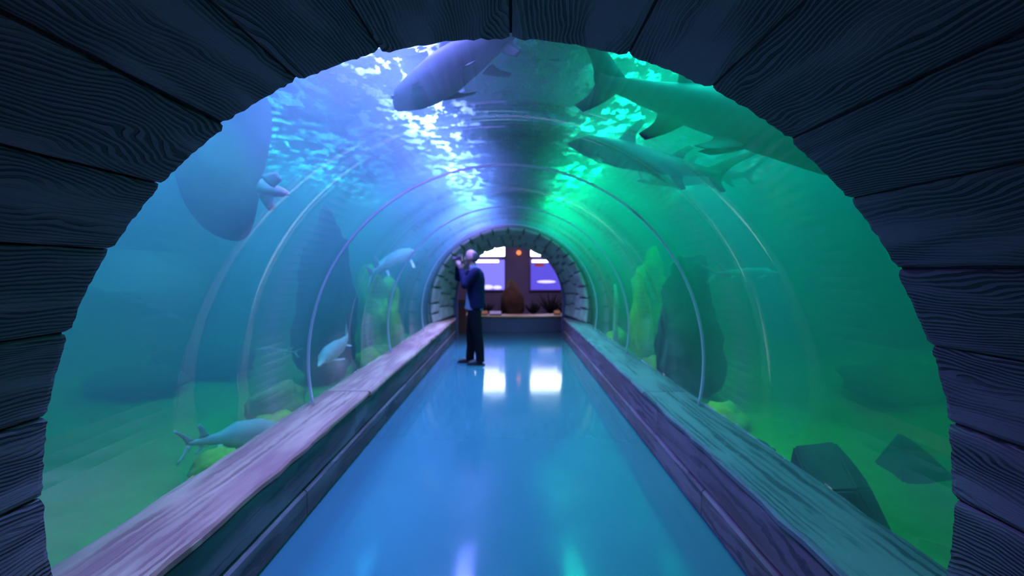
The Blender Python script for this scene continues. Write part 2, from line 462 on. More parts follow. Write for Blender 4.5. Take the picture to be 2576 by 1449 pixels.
# ------------------------------------------------------------------ wooden vault in the foreground
vault = tag(empty('wooden_vault', (0, 1.5, 0)), 'dark carved timber plank vault framing the tunnel entrance', 'vault', kind='structure')
JOINTS = [-33.0, -21.5, -10.8, 0.4, 9.9, 20.0, 30.4, 41.0, 51.4, 63.0, 73.9, 88.3, 104.3, 114.9, 125.5, 136.3, 146.6, 158.4, 169.2, 179.5, 190.5, 201.5, 213.0]
for i in range(len(JOINTS)-1):
    rnd = random.Random(100+i)
    g = 0.004/R_BAR
    t0, t1 = math.radians(JOINTS[i])+g, math.radians(JOINTS[i+1])-g
    ya = -0.9; yb = 1.55 + rnd.uniform(-0.006, 0.004)
    nt, ny = 18, 22
    dr = rnd.uniform(-0.006, 0.006)
    V, UV = [], []
    sk0, sk1 = rnd.uniform(-0.012, 0.012), rnd.uniform(-0.012, 0.012)
    for layer in (0, 1):
        for j in range(ny+1):
            s = j/ny
            y = ya+(yb-ya)*(1-(1-s)**1.6)
            for q in range(nt+1):
                f = q/nt
                th = t0+(t1-t0)*f
                edge = min(f, 1-f)*(t1-t0)*R_BAR
                r = R_BAR+dr
                if layer == 0:
                    r += 0.006*max(0, 1-edge/0.008)**2
                    if j == ny: r += 0.003+rnd.uniform(-0.0025, 0.0025)
                    elif j == ny-1: r += rnd.uniform(-0.0015, 0.0015)
                    else: r += 0.004*mnoise.noise(Vector((th*R_BAR*6+i*3, y*2, 0)))
                else: r += 0.055
                yy = y
                if j == ny:
                    yy += rnd.uniform(-0.003, 0.003)
                    if edge < 0.004: yy -= rnd.uniform(0.0, 0.008)
                jit = 0.0022*mnoise.noise(Vector((y*9, i*5.0, q if q in (0, nt) else 1.0))) if q in (0, nt) and layer == 0 else 0
                V.append((r*math.cos(th+jit), yy, ZC+r*math.sin(th+jit)))
                UV.append((th*R_BAR + i*3.7, y+i*1.9))
    k = nt+1; Lk = k*(ny+1)
    Fs = [tuple(reversed(f)) for f in grid_faces(k, ny+1)] + [tuple(a+Lk for a in f) for f in grid_faces(k, ny+1)]
    for j in range(ny):
        a = j*k; Fs.append((a, a+k, a+k+Lk, a+Lk)); b = j*k+nt; Fs.append((b, b+Lk, b+k+Lk, b+k))
    for q in range(nt):
        Fs.append((q, q+Lk, q+1+Lk, q+1)); e = ny*k+q; Fs.append((e, e+1, e+1+Lk, e+Lk))
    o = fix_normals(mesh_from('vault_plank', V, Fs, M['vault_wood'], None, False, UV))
    o.parent = vault; o.matrix_parent_inverse = Matrix.Translation(vault.location).inverted()
# backing behind the plank joints
V = []; n = 40; a0, a1 = math.radians(-33), math.radians(213)
for y in (-0.95, 1.538):
    for r in (R_BAR+0.014, R_BAR+0.058):
        V += [(r*math.cos(a0+(a1-a0)*i/n), y, ZC+r*math.sin(a0+(a1-a0)*i/n)) for i in range(n+1)]
k = n+1; Fs = []
for i in range(n):
    Fs += [(i, i+1, 2*k+i+1, 2*k+i), (k+i, 3*k+i, 3*k+i+1, k+i+1), (i, k+i, k+i+1, i+1), (2*k+i, 2*k+i+1, 3*k+i+1, 3*k+i)]
o = fix_normals(mesh_from('backing', V, Fs, M['groove'], None)); o.parent = vault; o.matrix_parent_inverse = Matrix.Translation(vault.location).inverted()

# ------------------------------------------------------------------ stone portal at the far end
portal = tag(empty('stone_portal', (0, Y1, 0)), 'rough stone block archway at the far end of the tunnel', 'archway', kind='structure')
PY0, PY1, PR0, PR1 = Y1+0.02, 11.1, 1.50, 1.20
def pr(y): return PR0+(PR1-PR0)*(y-PY0)/(PY1-PY0)
def ring_surface(name, ya, yb, roff, thick, mat, parent, n=48, a0=-0.25):
    V = []
    for off in (0, thick):
        for y in (ya, yb):
            for i in range(n+1):
                a = a0+(PI-2*a0)*i/n; r = pr(y)+roff+off
                V.append((r*math.cos(a), y, ZC+r*math.sin(a)))
    k = n+1; Fs = []
    for i in range(n):
        Fs += [(i, i+1, k+i+1, k+i), (2*k+i, 3*k+i, 3*k+i+1, 2*k+i+1), (i, 2*k+i, 2*k+i+1, i+1), (k+i, k+i+1, 3*k+i+1, 3*k+i)]
    return fix_normals(mesh_from(name, V, Fs, mat, parent))
def keep(o, root):
    o.parent = root; o.matrix_parent_inverse = Matrix.Translation(root.location).inverted(); return o
keep(ring_surface('mortar_bed', PY0, PY1, 0.03, 0.05, M['mortar'], None), portal)
rows = [PY0, PY0+0.34, PY0+0.62, PY0+0.9, PY1-0.02]
for q in range(4):
    rnd = random.Random(q+50); a = -0.21
    while a < PI+0.2:
        da = rnd.uniform(0.13, 0.22); b = min(a+da, PI+0.21)
        if PI+0.21-b < 0.08: b = PI+0.21
        g = 0.008; ya, yb = rows[q]+0.008, rows[q+1]-0.008; V = []
        bulge = rnd.uniform(0.0, 0.025)
        for (rr, ins) in ((0.04, 0), (0.008, 0), (-bulge, 0.02)):
            for (th, y) in ((a+g+ins, ya+ins), (b-g-ins, ya+ins), (b-g-ins, yb-ins), (a+g+ins, yb-ins)):
                r = pr(y)+rr+rnd.uniform(-.004, .004)
                V.append((r*math.cos(th), y, ZC+r*math.sin(th)))
        Fs = [(0, 1, 2, 3), (8, 11, 10, 9)]
        for L in (0, 4):
            for i in range(4): Fs.append((L+i, L+4+i, L+4+(i+1) % 4, L+(i+1) % 4))
        keep(fix_normals(mesh_from('stone_block', V, Fs, M['stone'])), portal)
        a = b
# dark door frame inside the portal
n = 40; RF = 1.13; zf = 0.84
path = [(-RF, 0.0)] + [(-RF*math.cos(PI*i/n), zf+RF*1.04*math.sin(PI*i/n)) for i in range(n+1)] + [(RF, 0.0)]
V = []
for (x, z) in path:
    d = Vector((x, z-zf if z >= zf else 0)); d = d.normalized()
    for off, y in ((0, 11.1), (0.11, 11.1), (0.11, 11.24), (0, 11.24)):
        V.append((x+d.x*off, y, z+d.y*off))
Fs = [(4*i+j, 4*i+(j+1) % 4, 4*i+4+(j+1) % 4, 4*i+4+j) for i in range(len(path)-1) for j in range(4)]
Fs += [(0, 1, 2, 3), (4*len(path)-1, 4*len(path)-2, 4*len(path)-3, 4*len(path)-4)]
tag(fix_normals(mesh_from('door_1', V, Fs, M['frame_dark'])), 'dark arched door frame at the end of the walkway', kind='structure')

# ------------------------------------------------------------------ far room
for nm, lo, hi in (('wall_back', (-4.3, 16.5, 0), (4.3, 16.62, 3.3)), ('wall_room_left', (-4.3, 11.25, 0), (-4.2, 16.5, 3.3)), ('wall_room_right', (4.2, 11.25, 0), (4.3, 16.5, 3.3)), ('ceiling_room', (-4.3, 11.25, 3.2), (4.3, 16.62, 3.3))):
    box(nm, lo, hi, M['room_wall'])['kind'] = 'structure'
def room_front():
    # wall facing the far room around the door
    n = 40; V = []; k = n+1
    ins = [((RF+0.1)*math.cos(PI*i/n), zf+(RF+0.1)*1.04*math.sin(PI*i/n)) for i in range(n+1)]
    for i, (x, z) in enumerate(ins): V.append((x, 11.22, z))
    for i in range(n+1):
        t = i/n
        if t < .25: V.append((4.25, 11.22, zf+(3.3-zf)*t/.25))
        elif t <= .75: V.append((4.25-8.5*(t-.25)/.5, 11.22, 3.3))
        else: V.append((-4.25, 11.22, 3.3-(3.3-zf)*(t-.75)/.25))
    Fs = [(i, k+i, k+i+1, i+1) for i in range(n)]
    b = len(V); V += [(RF+.1, 11.22, 0), (4.25, 11.22, 0), (-RF-.1, 11.22, 0), (-4.25, 11.22, 0)]
    Fs += [(0, b, b+1, k), (n, k+n, b+3, b+2)]
    me = mesh_from('wall_room_front', V, Fs, M['room_wall']); me['kind'] = 'structure'
room_front()

r = tag(empty('fill_lamp', (0.2, 13.6, 3.19)), 'added unseen violet fill lamp on the far room ceiling', 'lamp')  # added out of view to brighten the far room walls
M['fill_violet'] = mat_emit('fill_violet', (0.60, 0.42, 1.0), 34.0)
keep(box('fill_frame', (-0.45, 13.3, 3.12), (0.85, 13.9, 3.195), M['lamp_grey'], None, 0.01), r)
keep(box('fill_diffuser', (-0.40, 13.35, 3.10), (0.80, 13.85, 3.125), M['fill_violet'], None, 0.004), r)
M['white_glow'] = mat_emit('white_glow', (0.75, 0.9, 1.0), 9.0)
M['violet_tube'] = mat_emit('violet_tube', (0.55, 0.50, 1.0), 9.0)
M['violet_back'] = mat_emit('violet_back', (0.13, 0.10, 0.85), 0.95)
M['violet_back_bright'] = mat_emit('violet_back_bright', (0.22, 0.20, 1.0), 1.25)
M['violet_paint'] = mat_plain('violet_paint', (0.25, 0.22, 0.6), 0.6)
M['pale_blob'] = mat_plain('pale_blob', (0.85, 0.85, 0.95), 0.6)
M['red_sign'] = mat_emit('red_sign', (0.55, 0.08, 0.03), 0.55)
M['orange_glow'] = mat_emit('orange_glow', (1.0, 0.25, 0.10), 1.6)

def display(x0, x1, z0, z1, label, back, strip_x, hump):
    y = 16.5
    r = tag(empty('display_window', ((x0+x1)/2, y, z0)), label, 'display tank')
    t = 0.05
    mb = MB()
    for lo, hi in (((x0-t, y-.06, z0-t), (x1+t, y-.005, z0)), ((x0-t, y-.06, z1), (x1+t, y-.005, z1+t)), ((x0-t, y-.06, z0), (x0, y-.005, z1)), ((x1, y-.06, z0), (x1+t, y-.005, z1))):
        keep(box('frame_bar', lo, hi, M['frame_dark'], None, 0.006), r)
    keep(box('glow_back', (x0, y-.02, z0), (x1, y-.004, z1), back), r)  # back panel glows by itself, standing in for tube light on it
    v, f = tube([(strip_x[0], y-.10, z1-.05), (strip_x[1], y-.10, z1-.05)], [0.04, 0.04], 10)
    keep(mesh_from('light_tube', v, f, M['violet_tube'], None, True), r)
    for cx, cz, rx, rz in hump:
        v, f = ball((cx, y-.06, cz), (rx, 0.04, rz))
        keep(mesh_from('pale_mound', v, f, M['pale_glow'], None, True), r)
    return r
M['pale_glow'] = mat_emit('pale_glow', (0.62, 0.58, 1.0), 1.6)  # mounds emit light themselves in place of being lit by the tube
display(-1.25, -0.19, 0.84, 1.80, 'violet lit display window behind the photographer, in the far room', M['violet_back_bright'], (-1.15, -0.38), [(-0.72, 0.93, 0.17, 0.07), (-0.42, 0.92, 0.14, 0.06)])
d2 = display(0.64, 1.66, 0.84, 1.80, 'violet lit display window right of the orange lamp, in the far room', M['violet_back'], (0.68, 1.5), [(1.14, 1.10, 0.30, 0.045)])
def upper(x0, x1, label):
    y = 16.5
    r = tag(empty('light_window', ((x0+x1)/2, y, 1.9)), label, 'window')
    for lo, hi in (((x0-.05, y-.06, 1.86), (x1+.05, y-.005, 1.91)), ((x0-.05, y-.06, 2.36), (x1+.05, y-.005, 2.41)), ((x0-.05, y-.06, 1.91), (x0, y-.005, 2.36)), ((x1, y-.06, 1.91), (x1+.05, y-.005, 2.36))):
        keep(box('frame_bar', lo, hi, M['frame_dark'], None, 0.006), r)
    keep(box('bright_pane', (x0, y-.02, 1.91), (x1, y-.004, 2.36), M['white_glow']), r)
upper(-1.25, -0.19, 'glaring white window above the photographer, left of the orange lamp')
upper(0.64, 1.66, 'glaring white window above the right violet display')
r = tag(empty('wall_sign', (0.93, 16.4, 1.62)), 'small dark red sign hung across the right violet display', 'sign')
keep(box('sign_board', (0.76, 16.36, 1.585), (1.06, 16.38, 1.675), M['red_sign'], None, 0.006), r)
keep(box('sign_bracket', (0.89, 16.38, 1.62), (0.93, 16.478, 1.64), M['metal_dark']), r)
r = tag(empty('wall_lamp', (0.26, 16.4, 2.02)), 'small round orange lamp on the far wall between the windows', 'lamp')
v, f = ball((0.26, 16.40, 2.02), (0.075, 0.05, 0.075)); keep(mesh_from('lamp_globe', v, f, M['orange_glow'], None, True), r)
v, f = tube([(0.26, 16.40, 2.02), (0.26, 16.495, 2.02)], [0.04, 0.06], 12); keep(mesh_from('lamp_mount', v, f, M['metal_dark'], None, True), r)

# low curved touch pool in the far room
M['pool_wall'] = mat_plain('pool_wall', (0.30, 0.24, 0.34), 0.7, 0.3, 2.0)
M['pool_rim'] = mat_plain('pool_rim', (0.50, 0.26, 0.13), 0.45, 0.5, 3.0)
M['panel_white'] = mat_plain('panel_white', (0.75, 0.75, 0.85), 0.5, 0.5, 12.0)
M['panel_orange'] = mat_plain('panel_orange', (0.85, 0.36, 0.06), 0.5, 0.4, 9.0)
r = tag(empty('touch_pool', (0, 13.2, 0)), 'low curved pool with brown rim beyond the door frame', 'pool')
def arc_slab(name, rad0, rad1, z0, z1, mat, cy_=15.3, a0=-2.45, a1=-0.69, n=28):
    V = []
    for z in (z0, z1):
        for R_ in (rad0, rad1):
            for i in range(n+1):
                a = a0+(a1-a0)*i/n; V.append((0.2+R_*math.cos(a), cy_+R_*math.sin(a), z))
    k = n+1; Fs = []
    for i in range(n):
        Fs += [(i, i+1, k+i+1, k+i), (2*k+i, 3*k+i, 3*k+i+1, 2*k+i+1), (i, 2*k+i, 2*k+i+1, i+1), (k+i, k+i+1, 3*k+i+1, 3*k+i)]
    Fs += [(0, k, 3*k, 2*k), (n, 2*k+n, 3*k+n, k+n)]
    return keep(fix_normals(mesh_from(name, V, Fs, mat)), r)
arc_slab('pool_wall', 2.55, 2.75, 0.0, 0.33, M['pool_wall'], 14.9)
arc_slab('pool_rim', 2.15, 2.80, 0.335, 0.375, M['pool_rim'], 14.9)
for cx, cyy, wdt, m, nm in ((-0.62, 12.52, 0.16, 'panel_orange', 'orange'), (-0.36, 12.46, 0.30, 'panel_white', 'pale'), (1.15, 12.62, 0.16, 'panel_orange', 'orange')):
    q = tag(empty('info_panel', (cx, cyy, 0.376)), '%s tilted panel on the pool rim%s' % (nm, ', under the right violet display' if cx > 1 else ', nearest the photographer' if cx < -0.6 else ' beside the orange panel'), 'panel')
    V = [(cx-wdt/2, cyy-.07, .377), (cx+wdt/2, cyy-.07, .377), (cx+wdt/2, cyy+.09, .377), (cx-wdt/2, cyy+.09, .377), (cx-wdt/2, cyy-.07, .40), (cx+wdt/2, cyy-.07, .40), (cx+wdt/2, cyy+.09, .47), (cx-wdt/2, cyy+.09, .47)]
    keep(fix_normals(mesh_from('panel_body', V, [(0, 3, 2, 1), (4, 5, 6, 7), (0, 1, 5, 4), (1, 2, 6, 5), (2, 3, 7, 6), (3, 0, 4, 7)], M['metal_dark'])), q)
    V = [(cx-wdt/2+.01, cyy-.06, .409), (cx+wdt/2-.01, cyy-.06, .409), (cx+wdt/2-.01, cyy+.08, .471), (cx-wdt/2+.01, cyy+.08, .471)]
    V += [(x, y, z-.01) for x, y, z in V]
    keep(fix_normals(mesh_from('panel_face', V, [(0, 1, 2, 3), (7, 6, 5, 4), (0, 4, 5, 1), (1, 5, 6, 2), (2, 6, 7, 3), (3, 7, 4, 0)], M[m])), q)
r = tag(empty('door_2', (-1.5, 11.9, 0)), 'dark red door panel leaning open left of the photographer', kind='structure')
M['red_wood'] = mat_plain('red_wood', (0.32, 0.07, 0.05), 0.6)
keep(box('door_panel', (-1.62, 12.0, 0.0), (-1.02, 12.05, 0.78), M['red_wood'], None, 0.008), r)
keep(box('door_rail', (-1.62, 11.985, 0.62), (-1.02, 12.0, 0.70), M['frame_dark'], None, 0.004), r)

M['shrub'] = mat_plain('shrub', (0.012, 0.014, 0.010), 0.8)
M['shrub_brown'] = mat_plain('shrub_brown', (0.10, 0.055, 0.025), 0.9, 0.6, 6.0, 0.8)
def shrub(x, y, h, n, label, seed):
    rnd = random.Random(seed); mb = MB()
    v, f = tube([(0, 0, 0), (0, 0, 0.14)], [0.13, 0.15], 12); r = tag(empty('potted_shrub', (x, y, 0)), label, 'plant')
    mesh_from('planter', v, f, M['frame_dark'], r)
    for k in range(n):
        a = rnd.uniform(0, 2*PI); t = rnd.uniform(0.1, 0.75); hh = h*rnd.uniform(0.6, 1.0)
        d = Vector((math.cos(a)*t, math.sin(a)*t, 1)).normalized()
        mb.add(tube([(0, 0, 0.12), d*hh*0.5+Vector((0, 0, 0.05)), d*hh], [0.012, 0.028, 0.003], 5))
    mb.build('leaves', M['shrub'], r)
shrub(0.70, 15.6, 0.60, 34, 'low dark spiky shrub under the left half of the right violet display', 1)
shrub(1.22, 15.75, 0.85, 40, 'tallest dark spiky shrub under the right violet display', 2)
shrub(1.62, 15.6, 0.66, 34, 'dark spiky shrub by the right jamb of the far door frame', 3)
shrub(-0.72, 15.7, 0.60, 30, 'dark spiky shrub under the left violet display', 4)
# ------------------------------------------------------------------ rocks
def rock(name, c, size, mat, label, seed, cat='rock', group=None, sub=3, rough=0.35, sharp=False, rot=0):
    bm = bmesh.new(); bmesh.ops.create_icosphere(bm, subdivisions=sub, radius=1.0)
    for v in bm.verts:
        p = v.co.copy()
        h = mnoise.fractal(p*1.3+Vector((seed*3.1, 0, seed)), 0.8, 2.0, 4)
        if sharp: h = 0.55*h + 0.6*(mnoise.cell(p*1.1+Vector((seed, seed, 0)))-0.5)*0.6
        q = p*(1+rough*h)
        v.co = Vector((q.x*size[0], q.y*size[1], q.z*size[2]))
    me = bpy.data.meshes.new(name); bm.to_mesh(me); bm.free()
    me.materials.append(mat); o = bpy.data.objects.new(name, me); C.objects.link(o)
    me.polygons.foreach_set('use_smooth', [not sharp]*len(me.polygons))
    o.location = c; o.rotation_euler = (0, 0, rot)
    return tag(o, label, cat, group)

def slab_rock(name, pts, label):
    """angular boulder: convex hull of given corners, bevelled"""
    bm = bmesh.new()
    for p in pts: bm.verts.new(p)
    bmesh.ops.convex_hull(bm, input=bm.verts[:])
    bmesh.ops.bevel(bm, geom=bm.edges[:], offset=0.012, segments=2, affect='EDGES')
    bmesh.ops.subdivide_edges(bm, edges=bm.edges[:], cuts=1, use_grid_fill=True)
    for v in bm.verts: v.co += Vector((mnoise.noise(v.co*14), mnoise.noise(v.co*14+Vector((9, 0, 0))), mnoise.noise(v.co*14+Vector((0, 9, 0)))))*0.012
    me = bpy.data.meshes.new(name); bm.to_mesh(me); bm.free(); me.materials.append(M['rock'])
    o = bpy.data.objects.new(name, me); C.objects.link(o); return tag(o, label, 'rock')
slab_rock('boulder', [(1.62, 2.55, -0.1), (1.64, 3.08, -0.1), (2.06, 2.55, -0.12), (2.12, 3.2, -0.12), (1.60, 2.66, 0.30), (1.70, 3.0, 0.43), (1.90, 2.95, 0.47), (1.80, 2.60, 0.33), (1.96, 2.70, 0.30), (2.02, 3.0, 0.36)], 'large angular dark boulder against the right acrylic wall near the wooden arch')
slab_rock('boulder', [(2.40, 3.0, -0.15), (3.05, 3.05, -0.15), (2.45, 3.65, -0.15), (3.0, 3.7, -0.15), (2.62, 3.40, 0.38), (2.80, 3.28, 0.22), (2.70, 3.5, 0.34)], 'faint pointed rock in the lower right corner of the tank')
rock('rock_column', (1.98, 5.6, 0.75), (0.30, 0.42, 0.82), M['rock'], 'tall dark blue rock column behind the right acrylic wall at the first joint', 5, 'rock', sub=4)
rock('rock_column', (-2.16, 6.1, 0.95), (0.32, 0.40, 1.0), M['rock'], 'tall dark rock column behind the left acrylic wall', 9, 'rock', sub=4)
rock('rock_column', (2.1, 7.6, 0.7), (0.32, 0.5, 0.95), M['rock_algae'], 'green mossy rock column far along the right acrylic wall', 15, 'rock', sub=4)
rock('rock_column', (-2.1, 8.2, 0.6), (0.34, 0.6, 0.85), M['rock_algae'], 'brown-green rock column far along the left acrylic wall', 19, 'rock', sub=4)
spots = [(-1, 1.78, 3.95, .17, 'rock_algae', 'yellow-green algae covered rock by the left kerb at the first joint'),
         (-1, 1.83, 3.25, .13, 'rock_algae', 'small algae covered rock under the near sturgeon'),
         (-1, 2.05, 4.55, .24, 'rock_orange', 'orange-brown rock behind the first joint on the left'),
         (-1, 1.86, 6.85, .20, 'rock_algae', 'mossy rock by the left kerb at the second joint'),
         (-1, 1.85, 7.45, .20, 'rock_orange', 'rusty rock by the left kerb near the third joint'),
         (-1, 3.6, 5.0, .26, 'rock', 'dim dark rock out on the sand to the left'),
         (-1, 3.6, 6.0, .34, 'rock', 'broad dim rock deep in the left side of the tank'),
         (1, 1.80, 4.25, .16, 'rock_algae', 'mossy rock by the right kerb before the dark column'),
         (1, 1.78, 3.55, .10, 'rock', 'little dark rock by the right kerb beyond the angular boulder'),
         (1, 1.82, 6.3, .20, 'rock_orange', 'orange rock by the right kerb at the second joint'),
         (1, 1.84, 8.9, .22, 'rock_algae', 'mossy rock by the right kerb near the stone portal'),
         (1, 3.7, 4.9, .30, 'rock', 'broad dim rock deep in the right side of the tank')]
for i, (sx, x, y, rr, m, lab) in enumerate(spots):
    rock('rock', (sx*x, y, 0.13+rr*0.45+max(0, x-2.4)*0.1), (rr*(1.5 if x > 3 else 1), rr*1.35, rr*(0.6 if x > 3 else 0.9)), M[m], lab, 30+i, 'rock', 'rocks on the sand beside the tunnel')
rock('rock_pillar', (0.06, 15.75, 0.45), (0.34, 0.28, 0.62), M['shrub_brown'], 'brown mossy rock pillar between the violet displays in the far room', 77, 'rock', sub=3)
# pale stake near the portal
M['pale_wood'] = mat_plain('pale_wood', (0.62, 0.46, 0.36), 0.7, 0.3, 10)
v, f = tube([(1.78, 8.6, 0.1), (1.77, 8.6, 0.5), (1.80, 8.62, 0.9), (1.76, 8.6, 1.22)], [0.05, 0.04, 0.045, 0.02], 10)
tag(mesh_from('driftwood_stake', v, f, M['pale_wood'], smooth=True), 'pale upright driftwood stake behind the right acrylic wall', 'driftwood')

# ------------------------------------------------------------------ fish
def fish_mat(name, top, belly, zs, spots=0.15):
    n = NT(name); c = n.coord('Object'); z = n.n('SeparateXYZ', ins={0: c}).outputs[2]
    f = n.noise(c, 9.0, 4); g = n.math('ADD', n.math('MULTIPLY', z, zs), n.math('MULTIPLY', f, 0.3))
    col = n.mix(n.ramp(g, [(0.0, (0, 0, 0)), (0.30, (1, 1, 1))]), belly, top)
    return n.pbr(col, 0.55, n.bump(n.noise(c, 60.0, 2), 0.12, 0.004), 0.15)
M['shark_mid'] = fish_mat('shark_mid', (0.03, 0.04, 0.06), (0.09, 0.11, 0.11), 4.0)
M['shark'] = fish_mat('shark', (0.07, 0.09, 0.10), (0.13, 0.17, 0.14), 3.0)
M['shark_dark'] = fish_mat('shark_dark', (0.010, 0.015, 0.05), (0.035, 0.05, 0.07), 4.0)
M['sturgeon'] = fish_mat('sturgeon', (0.50, 0.34, 0.32), (0.78, 0.62, 0.58), 8.0)
M['ray'] = fish_mat('ray', (0.45, 0.40, 0.42), (0.45, 0.60, 0.42), 8.0)
M['eye'] = mat_plain('eye', (0.01, 0.01, 0.012), 0.15)

def fin(base_a, base_b, tip_a, tip_b, thick, nsp=6, nch=5, sweep=0.0):
    """fin grid between a base chord and a tip chord; a = leading, b = trailing"""
    A, B, TA, TB = map(Vector, (base_a, base_b, tip_a, tip_b))
    nrm = (B-A).cross(TA-A).normalized(); V = []
    for sgn in (1, -1):
        for j in range(nsp):
            s = j/(nsp-1)
            le = A.lerp(TA, s); te = B.lerp(TB, s)
            bow = math.sin(PI*s)*sweep
            te = te + (le-te)*bow; le = le + (A-B)*0.12*math.sin(PI*s)*0.6
            for i in range(nch):
                c = i/(nch-1)
                th = thick*(1-0.85*s)*math.sin(PI*min(1, c*0.9+0.08))
                V.append(le.lerp(te, c)+nrm*th*sgn)
    k = nsp*nch
    Fs = grid_faces(nch, nsp)+[tuple(a+k for a in reversed(f)) for f in grid_faces(nch, nsp)]
    for j in range(nsp-1):
        a = j*nch; Fs.append((a, a+nch, a+nch+k, a+k)); b = a+nch-1; Fs.append((b, b+k, b+nch+k, b+nch))
    for i in range(nch-1):
        e = (nsp-1)*nch+i; Fs.append((e, e+1, e+1+k, e+k)); Fs.append((i, i+k, i+1+k, i+1))
    return V, Fs

def body(prof, L, n=18, flat=None):
    """prof: (t 0 nose..1 tail, half width, up, down, z offset) in body lengths; nose at +x"""
    ps = []
    for a, b in zip(prof[:-1], prof[1:]):
        for q in range(4):
            s = q/4; s2 = s*s*(3-2*s)*0.35+s*0.65
            ps.append(tuple(a[i]+(b[i]-a[i])*(s if i == 0 else s2) for i in range(5)))
    ps.append(prof[-1]); V = []
    for t, hw, up, dn, zo in ps:
        x = L*(0.5-t)
        for i in range(n):
            a = 2*PI*i/n; c, s = math.cos(a), math.sin(a)
            V.append(Vector((x, L*hw*c, L*(zo+(up if s > 0 else dn)*s))))
    m = len(ps); Fs = grid_faces(n, m, True)
    Fs.append(tuple(reversed(range(n)))); Fs.append(tuple(range((m-1)*n, m*n)))
    return V, Fs

def place_fish(mb, L, bend, nose, tail, mat, name, label, roll=0.0, eyes=(), group=None, cat='fish'):
    def B(v): return Vector((v.x, v.y+bend*L*math.sin((0.5-v.x/L)*PI*1.15-0.5)*max(0.0, 0.75-v.x/L)*0.9, v.z))
    V = [B(v) for v in mb.v]
    o = fix_normals(mesh_from(name, V, mb.f, mat, None, True))
    nose, tail = Vector(nose), Vector(tail)
    d = (nose-tail).normalized(); up = Vector((0, 0, 1)); y = up.cross(d).normalized(); z = d.cross(y)
    R = Matrix((d, y, z)).transposed().to_4x4()
    o.matrix_world = Matrix.Translation((nose+tail)/2) @ R @ Matrix.Rotation(roll, 4, 'X')
    tag(o, label, cat, group)
    for (x, yy, zz, rr) in eyes:
        for sg in (-1, 1):
            v, f = ball(B(Vector((x*L, sg*yy*L, zz*L))), rr*L, 10, 8)
            e = mesh_from('eye', v, f, M['eye'], None, True); e.parent = o
    return o

def shark(L, nose, tail, label, mat, bend=0.12, roll=0.0, fat=1.0, wide=1.0, pect=1.0):
    mb = MB()
    p = [(0, .006, .004, .004, 0), (.02, .022*wide, .014, .014, .0), (.07, .050*wide, .034, .032, .004), (.14, .076*wide, .058, .052, .006), (.25, .088*fat, .078*fat, .074*fat, .006), (.38, .090*fat, .084*fat, .080*fat, .004), (.52, .074*fat, .072*fat, .068*fat, .002), (.66, .048, .050, .048, .002), (.78, .026, .030, .030, .003), (.86, .014, .018, .018, .006), (.90, .010, .014, .014, .01)]
    mb.add(body(p, L))
    X = lambda t: L*(0.5-t)
    mb.add(fin((X(.34), 0, .07*L), (X(.46), 0, .065*L), (X(.455), 0, .185*L), (X(.485), 0, .17*L), .010*L, sweep=.25))       # first dorsal
    mb.add(fin((X(.66), 0, .04*L), (X(.73), 0, .03*L), (X(.735), 0, .105*L), (X(.76), 0, .095*L), .006*L, sweep=.25))        # second dorsal
    mb.add(fin((X(.68), 0, -.04*L), (X(.75), 0, -.025*L), (X(.755), 0, -.095*L), (X(.775), 0, -.085*L), .006*L, sweep=.25))  # anal
    for s in (-1, 1):
        mb.add(fin((X(.24), s*.075*L, -.035*L), (X(.34), s*.08*L, -.04*L), (X(.36), s*.235*L*pect, -.05*L), (X(.395), s*.22*L*pect, -.05*L), .010*L, sweep=.25))
        mb.add(fin((X(.54), s*.045*L, -.055*L), (X(.61), s*.035*L, -.05*L), (X(.61), s*.105*L, -.085*L), (X(.64), s*.09*L, -.085*L), .006*L, sweep=.2))
    mb.add(fin((X(.83), 0, .016*L), (X(.91), 0, .0), (X(1.0), 0, .135*L), (X(1.02), 0, .125*L), .008*L, sweep=.3))           # tail, upper lobe
    mb.add(fin((X(.85), 0, -.010*L), (X(.91), 0, .012*L), (X(.915), 0, -.070*L), (X(.94), 0, -.06*L), .006*L, sweep=.3))     # tail, lower lobe
    return place_fish(mb, L, bend, nose, tail, mat, 'shark', label, roll, [(.5-.085, .056*wide, .016, .008)], 'sharks in the tank', 'shark')

